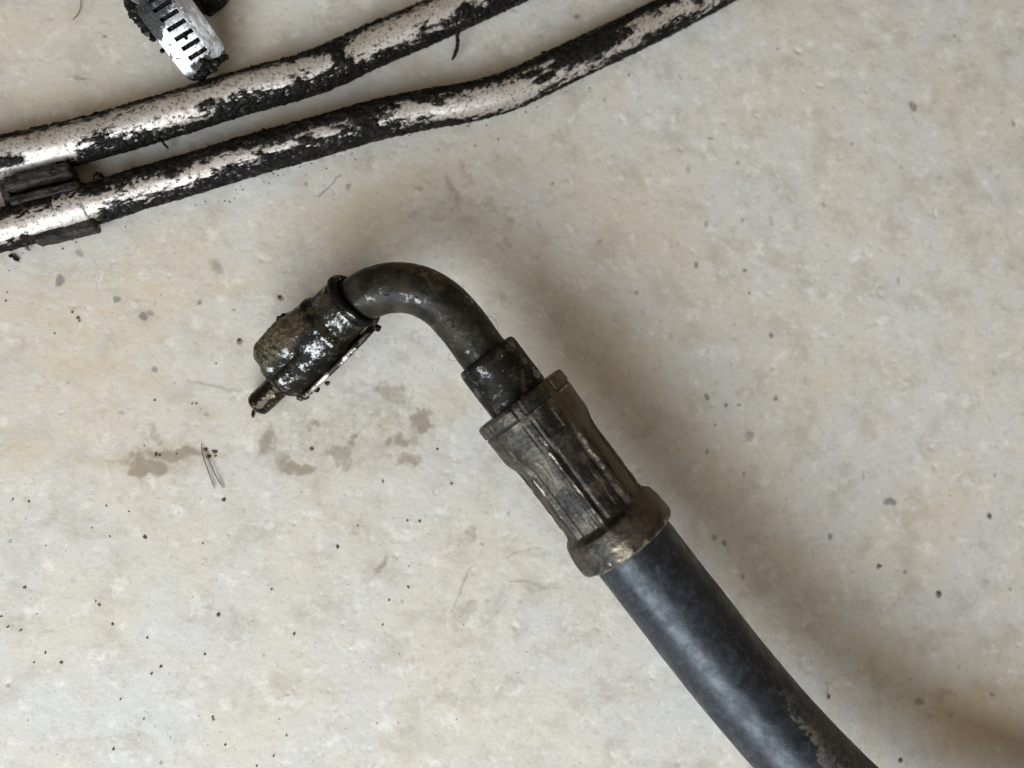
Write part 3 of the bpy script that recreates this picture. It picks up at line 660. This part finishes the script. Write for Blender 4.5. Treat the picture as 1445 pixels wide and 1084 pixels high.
# silver foil band on the lower tube just beside the clip jaw
ang_ = frames(lo_path)
i0, i1 = np.argmin(np.abs(lo_px - 86)), np.argmin(np.abs(lo_px - 126))
pth = lo_path[i0:i1]; ph = np.radians(np.linspace(-64, 48, 50)); Sg, Pg = np.meshgrid(np.linspace(0, 1, len(pth)), ph, indexing='ij')
R = lo_r + .26 + .05 * fbm(Sg * 5, Pg * 3, 0, 3) - .22 * (sstep(.06, 0, Sg) + sstep(.94, 1, Sg))
R[:, 0] = R[:, -1] = lo_r - .1
T_, U_, W_ = frames(pth)
V = pth[:, None] + R[..., None] * (np.cos(ph)[None, :, None] * U_[:, None] + np.sin(ph)[None, :, None] * W_[:, None])
mesh_obj('foil_band', V.reshape(-1, 3), grid_faces(len(pth), 50, False), M['tube'], lo_t, attrs=dict(film=.12 * np.ones(len(pth) * 50), smear=.1 * np.ones(len(pth) * 50)))

# ------------------------------------------------------------------ worm drive hose clamp
cl = thing('hose_clamp', 'silver slotted worm-drive hose clamp with black grease, at the top edge', 'hose clamp', P(250, 60, 0))
# centreline of the band from its rounded tip upwards; width direction is across the photo
cpts = [P(298, 99, 5.0), P(292, 90, 6.4), P(277, 70, 9.2), P(258, 44, 12.0), P(240, 20, 13.8), P(222, -4, 14.8), P(200, -34, 14.6), P(178, -64, 13)]
bp_, bs = catmull(cpts, 460)
Tb_ = np.gradient(bp_, axis=0); Tb_ /= np.linalg.norm(Tb_, axis=1)[:, None]
hw = 6.5
acr = P(323, 78, 4) - P(272, 113, 4); acr[2] = .26 * np.linalg.norm(acr[:2]); acr /= np.linalg.norm(acr)
nb_ = 121
v = np.linspace(-1, 1, nb_)
Nn = np.cross(acr, Tb_); Nn /= np.linalg.norm(Nn, axis=1)[:, None]; Nn *= np.sign(Nn[:, 2:3])
round_ = np.sqrt(np.clip(1 - ((4.2 - bs) / 4.2).clip(0, 1) ** 2.6, 0, 1))     # rounded tip
Sb, Vb = np.meshgrid(bs, v, indexing='ij')
halfw = hw * (.45 + .55 * round_)
pos = bp_[:, None] + (Vb * halfw[:, None])[..., None] * acr
slant = 0.16 * Vb * hw
pitch = 2.55
ph_ = ((Sb + slant - 4.6) / pitch) % 1.0
slot = (np.abs(Vb + .04) < .40) & (ph_ < .42) & (Sb + slant > 4.6)
tipcut = (Sb < .8 + .9 * (Vb + .2) ** 2 * 2 * (Vb > 0))
pos = pos + (.10 * fbm(Sb / 6, Vb * 2, 0, 3) + .55 * (1 - Vb ** 2) - .28 * sstep(.36, .48, np.abs(Vb + .04)) * 0)[..., None] * Nn[:, None]
grime = np.clip(.62 * sstep(14, 17, Sb - 3 * Vb) * sstep(.75, .45, Vb) + .95 * sstep(20, 25, Sb - 3 * Vb) + .9 * sstep(14, 21, Sb) * sstep(-.35, -.8, Vb) + .8 * sstep(4.6, 3.2, Sb) * sstep(-.75, -.4, Vb) * sstep(.5, .1, Vb) + .6 * sstep(2.2, 1, Sb) * sstep(-.5, 0, Vb), 0, 1)
Fg = grid_faces(len(bs), nb_, False)
grime = np.clip(grime + .10 + .35 * sstep(.1, .5, fbm(Sb / 2.4, Vb * 3, 4.0, 4)), 0, 1)
keepf = ~(slot.ravel()[Fg].sum(1) >= 3)
top_ = pos.reshape(-1, 3); bot_ = (pos - .95 * Nn[:, None]).reshape(-1, 3)
Ft = Fg[keepf]; NV = len(top_)
from collections import Counter
e = np.concatenate([Ft[:, [0, 1]], Ft[:, [1, 2]], Ft[:, [2, 3]], Ft[:, [3, 0]]])
key = np.sort(e, 1); _, inv, cnt = np.unique(key[:, 0] * NV + key[:, 1], return_inverse=True, return_counts=True)
be = e[cnt[inv] == 1]
walls = np.stack([be[:, 1], be[:, 0], be[:, 0] + NV, be[:, 1] + NV], 1)
Fall = np.vstack([Ft, Ft[:, ::-1] + NV, walls])
used = np.unique(Fall); rm = np.zeros(2 * NV, int); rm[used] = np.arange(len(used))
band = mesh_obj('slotted_band', np.vstack([top_, bot_])[used], rm[Fall], M['steel'], cl, attrs=dict(grime=np.concatenate([grime.ravel(), grime.ravel()])[used]), smooth=False)
# packed grease under the slots
sel = (bs > 3.6); gp = (pos - 1.2 * Nn[:, None])[sel][:, 18:102]
n_, m_ = gp.shape[:2]; gz = .28 * fbm(np.linspace(0, 40, n_)[:, None], np.linspace(0, 9, m_)[None], 0, 3)
gp = gp + gz[..., None] * Nn[sel][:, None]
mesh_obj('packed_grease', gp.reshape(-1, 3), grid_faces(n_, m_, False), M['grease'], cl)
# grease lumps on the band
for q, (px, py, z, rad) in enumerate([(283, 108, 4.6, 1.5), (289, 100, 6, 1.3), (300, 96, 5.6, 1.2), (295, 91, 7, 1.0), (305, 88, 6.2, 1.1), (312, 84, 5.6, 1.0), (318, 81, 5.0, .8), (208, 42, 14.5, 1.5), (200, 30, 16, 1.7), (192, 18, 17.4, 1.9), (216, 54, 13, .9), (206, 18, 18.3, 1.6), (188, 6, 19, 2.2), (229, 72, 10, .6), (243, 10, 18.6, .8), (262, 52, 14.5, .7), (268, 47, 14.5, .6), (255, 36, 15.6, .9), (250, 32, 15.8, .7), (286, 86, 8, .7), (258, 62, 12.8, .5)]):
    z = 5.6 + (z - 3.4) * .62 + (px - 298 + .9 * (py - 99)) * .012
    crumb('grease_crumb', P(px, py, z), rad, cl, M['grease'], q + 90, (1, 1, .45), 16, 20)
# worm housing, screw and the encrusted loop, mostly past the frame edge
def bar2(name, p0, p1, w, h, seed, mat, ex=4.0, rough=.3, attrs=False):
    n, m = 90, 60; s = np.linspace(0, 1, n); ph = PHI(m); path = np.asarray(p0) + (np.asarray(p1) - np.asarray(p0)) * s[:, None]
    Sg, Pg = np.meshgrid(s, ph, indexing='ij'); L = np.linalg.norm(np.asarray(p1) - np.asarray(p0))
    R = 1 / ((np.abs(np.cos(Pg)) / h) ** ex + (np.abs(np.sin(Pg)) / w) ** ex) ** (1 / ex) * np.interp(s * L, [0, .5, 1.2, L - 1.2, L - .5, L], [.8, .95, 1, 1, .95, .8])[:, None]
    R = R + rough * fbm(Sg * L / 3 + seed, np.cos(Pg) * 2, np.sin(Pg) * 2, 4)
    V, Fq, T = sweep(path, R, ph); return mesh_obj(name, V, Fq, mat, cl, tris=T, attrs=dict(grime=.3 * np.ones(len(V))) if attrs else None)
bar2('worm_housing', P(212, -14, 15.5), P(176, -58, 15.5), 6.6, 4.2, 1, M['grease'])
bar2('screw_head', P(206, -6, 19.5), P(186, -16, 19.5), 2.6, 3.2, 2, M['steel'], 2.0, .05, True)
# loop: band of grease-caked steel standing on edge behind the tail
lp = [P(308, 8, 5.0) , P(296, -6, 5.0), P(276, -32, 5.0), P(236, -70, 5.0), P(180, -110, 5.0)]
path, s = catmull(lp, 160); m = 48; ph = PHI(m); Sg, Pg = np.meshgrid(s, ph, indexing='ij'); ex = 4
R = 1 / ((np.abs(np.cos(Pg)) / 4.9) ** ex + (np.abs(np.sin(Pg)) / 5.0) ** ex) ** (1 / ex) * np.interp(s, [0, 1, 3, 200], [.45, .8, 1, 1])[:, None]
R = R + .5 * fbm(Sg / 3.0, np.cos(Pg) * 2.2, np.sin(Pg) * 2.2, 4)
V, Fq, T = sweep(path, R, ph); V[:, 2] = np.maximum(V[:, 2], .03)
mesh_obj('caked_band_loop', V, Fq, M['grease'], cl, tris=T)

# ------------------------------------------------------------------ loose bits on the floor
fl = [(12, 361, 26, 369), (4, 358, 9, 362)]
for q, (x0, y0, x1, y1) in enumerate(fl[:1]):
    a, b = P(x0, y0, .35), P(x1, y1, .45); n = 30; path, s = catmull([a, (a + b) / 2 + np.array([0, .3, .2]), b], n); ph = PHI(14); Sg, Pg = np.meshgrid(s, ph, indexing='ij')
    R = .33 * (1 + .6 * fbm(Sg / .8, np.cos(Pg), np.sin(Pg), 3)) * np.interp(np.linspace(0, 1, n), [0, .15, .85, 1], [.4, 1, 1.2, .5])[:, None]
    V, Fq, T = sweep(path, np.maximum(R, .06), ph)
    tag(mesh_obj('grease_flake', V, Fq, M['grease'], None, base=(*a[:2], 0), tris=T), 'small black grease flake on the floor below the lower tube, far left', 'grease flake')
tag(fibre('bristle', [P(284, 625, .4), P(286, 642, .7), P(295, 668, .8), P(303, 690, .3)], .13, M['hair'], base=P(284, 625)), 'longer dark curved bristle left of its twin on the concrete', 'bristle', 'bristles on the floor')
tag(fibre('bristle', [P(290, 634, .4), P(296, 652, .8), P(306, 674, .8), P(316, 690, .3)], .13, M['hair'], base=P(285, 634)), 'right of the two dark curved bristles lying on the concrete', 'bristle', 'bristles on the floor')
tag(fibre('stray_hair', [P(113, -4, .5), P(114, 8, .5), P(110, 20, .4), P(102, 29, .2)], .10, M['hair'], base=P(113, 8)), 'thin brown hair on the floor at the top left edge', 'hair')
# grit
def grit(name, items, mat):
    n, m = 7, 9; th = np.linspace(.15, math.pi - .15, n); ph = PHI(m); TH, PH = np.meshgrid(th, ph, indexing='ij')
    D = np.stack([np.sin(TH) * np.cos(PH), np.sin(TH) * np.sin(PH), np.cos(TH)], -1); Vs, Fs, Ts = [], [], []; o = 0
    for q, (px, py, r, el) in enumerate(items):
        p = P(px, py, 0); k = mmpx(p); rr = .68 * r * k * (1 + .85 * fbm(D[..., 0] * 1.7 + q, D[..., 1] * 1.7, D[..., 2] * 1.7 + .37 * q, 2)); a = RNG.uniform(0, math.pi)
        X = D * rr[..., None] * np.array([el, 1 / el, .55]); c, s_ = math.cos(a), math.sin(a)
        X = np.stack([X[..., 0] * c - X[..., 1] * s_, X[..., 0] * s_ + X[..., 1] * c, X[..., 2]], -1) + p + np.array([0, 0, .3 * r * k])
        Vs.append(X.reshape(-1, 3)); Fs.append(grid_faces(n, m) + o); o += n * m
    g = mesh_obj(name, np.vstack(Vs), np.vstack(Fs), mat); g['kind'] = 'stuff'; return g
it = [(220, 642, 3.5, 1.2), (225, 643, 2.5, 1), (290, 635, 3.5, 1.1), (294, 645, 4, 1.2), (303, 638, 4, 1.1), (304, 644, 2.6, 1), (102, 441, 2.6, 1), (110, 449, 3, 1), (112, 453, 2, 1), (77, 471, 1.6, 1), (8, 425, 1.8, 1.2),
      (337, 481, 3.4, 1), (394, 420, 3.6, 1.1), (440, 634, 3.6, 1), (617, 634, 2.2, 1), (476, 772, 3, 1.2), (316, 706, 3.4, 1), (205, 758, 3.4, 1.3), (41, 708, 2, 1.2), (18, 705, 2.2, 1.5), (150, 714, 1.8, 1.2), (182, 722, 1.6, 1), (286, 767, 1.6, 1.3),
      (35, 829, 2.8, 1.1), (159, 881, 2.6, 1.2), (308, 868, 3.2, 1), (383, 832, 2, 1), (208, 900, 2.2, 1), (227, 941, 2.6, 1), (289, 923, 2.2, 1), (64, 921, 2, 1.4), (48, 935, 1.8, 1), (87, 935, 3, 1.1), (214, 951, 2.2, 1), (300, 1012, 2.4, 1.1), (170, 987, 1.8, 1), (203, 1015, 1.6, 1), (160, 1057, 2.2, 1.2), (318, 1051, 2, 1), (404, 1038, 1.8, 1),
      (386, 1067, 1.8, 1), (362, 1081, 1.8, 1), (11, 885, 2, 1.4), (2, 870, 2, 1), (540, 882, 1.8, 1.2), (549, 847, 2, 1), (576, 829, 2, 1.8), (575, 735, 2, 1), (540, 680, 2, 2.0), (505, 742, 1.4, 1), (218, 565, 2, 1.2), (271, 570, 1.6, 1), (277, 570, 1.8, 1), (305, 513, 1.6, 1),
      (1324, 838, 3.6, 1.3), (1396, 729, 2.8, 1.3), (1241, 799, 2.6, 1.2), (1169, 984, 2.8, 1), (1270, 1073, 3, 1.2), (1284, 959, 1.4, 1),
      (249, 641, 1.5, 1), (65, 770, 1.6, 1), (130, 745, 1.4, 1), (155, 757, 1.6, 1.6)]
for q in range(110):
    w = RNG.uniform(); px, py = RNG.uniform(-20, 700), RNG.uniform(330, 1104)
    if w < .65: px, py = RNG.uniform(-20, 820), RNG.uniform(640, 1100)
    it.append((px, py, RNG.uniform(.45, 1.1), RNG.uniform(.9, 1.7)))
for q in range(260):
    it.append((RNG.uniform(-20, 1100), RNG.uniform(330, 1100), RNG.uniform(.3, .8), RNG.uniform(.9, 2.2)))
for q in range(70):
    x = RNG.uniform(0, 900); yb = np.interp(x, [0, 260, 527, 650, 855, 950], [362, 282, 196, 174, 94, 48]) + abs(RNG.normal(0, 16))
    it.append((x, yb + 2, RNG.uniform(.6, 1.7), RNG.uniform(.9, 1.9)))
grit('floor_grit', it, M['grit'])
grit('amber_grit', [(140, 854, 2.8, 1.2), (415, 895, 2.8, 1.2), (592, 736, 2.6, 1.2), (637, 683, 2.8, 1), (29, 890, 2.2, 1.3), (301, 1016, 2.2, 1.3), (135, 849, 1.8, 1), (1340, 700, 1.5, 1)], M['amber'])

for o in bpy.data.objects:
    if '_b' in o: del o['_b']
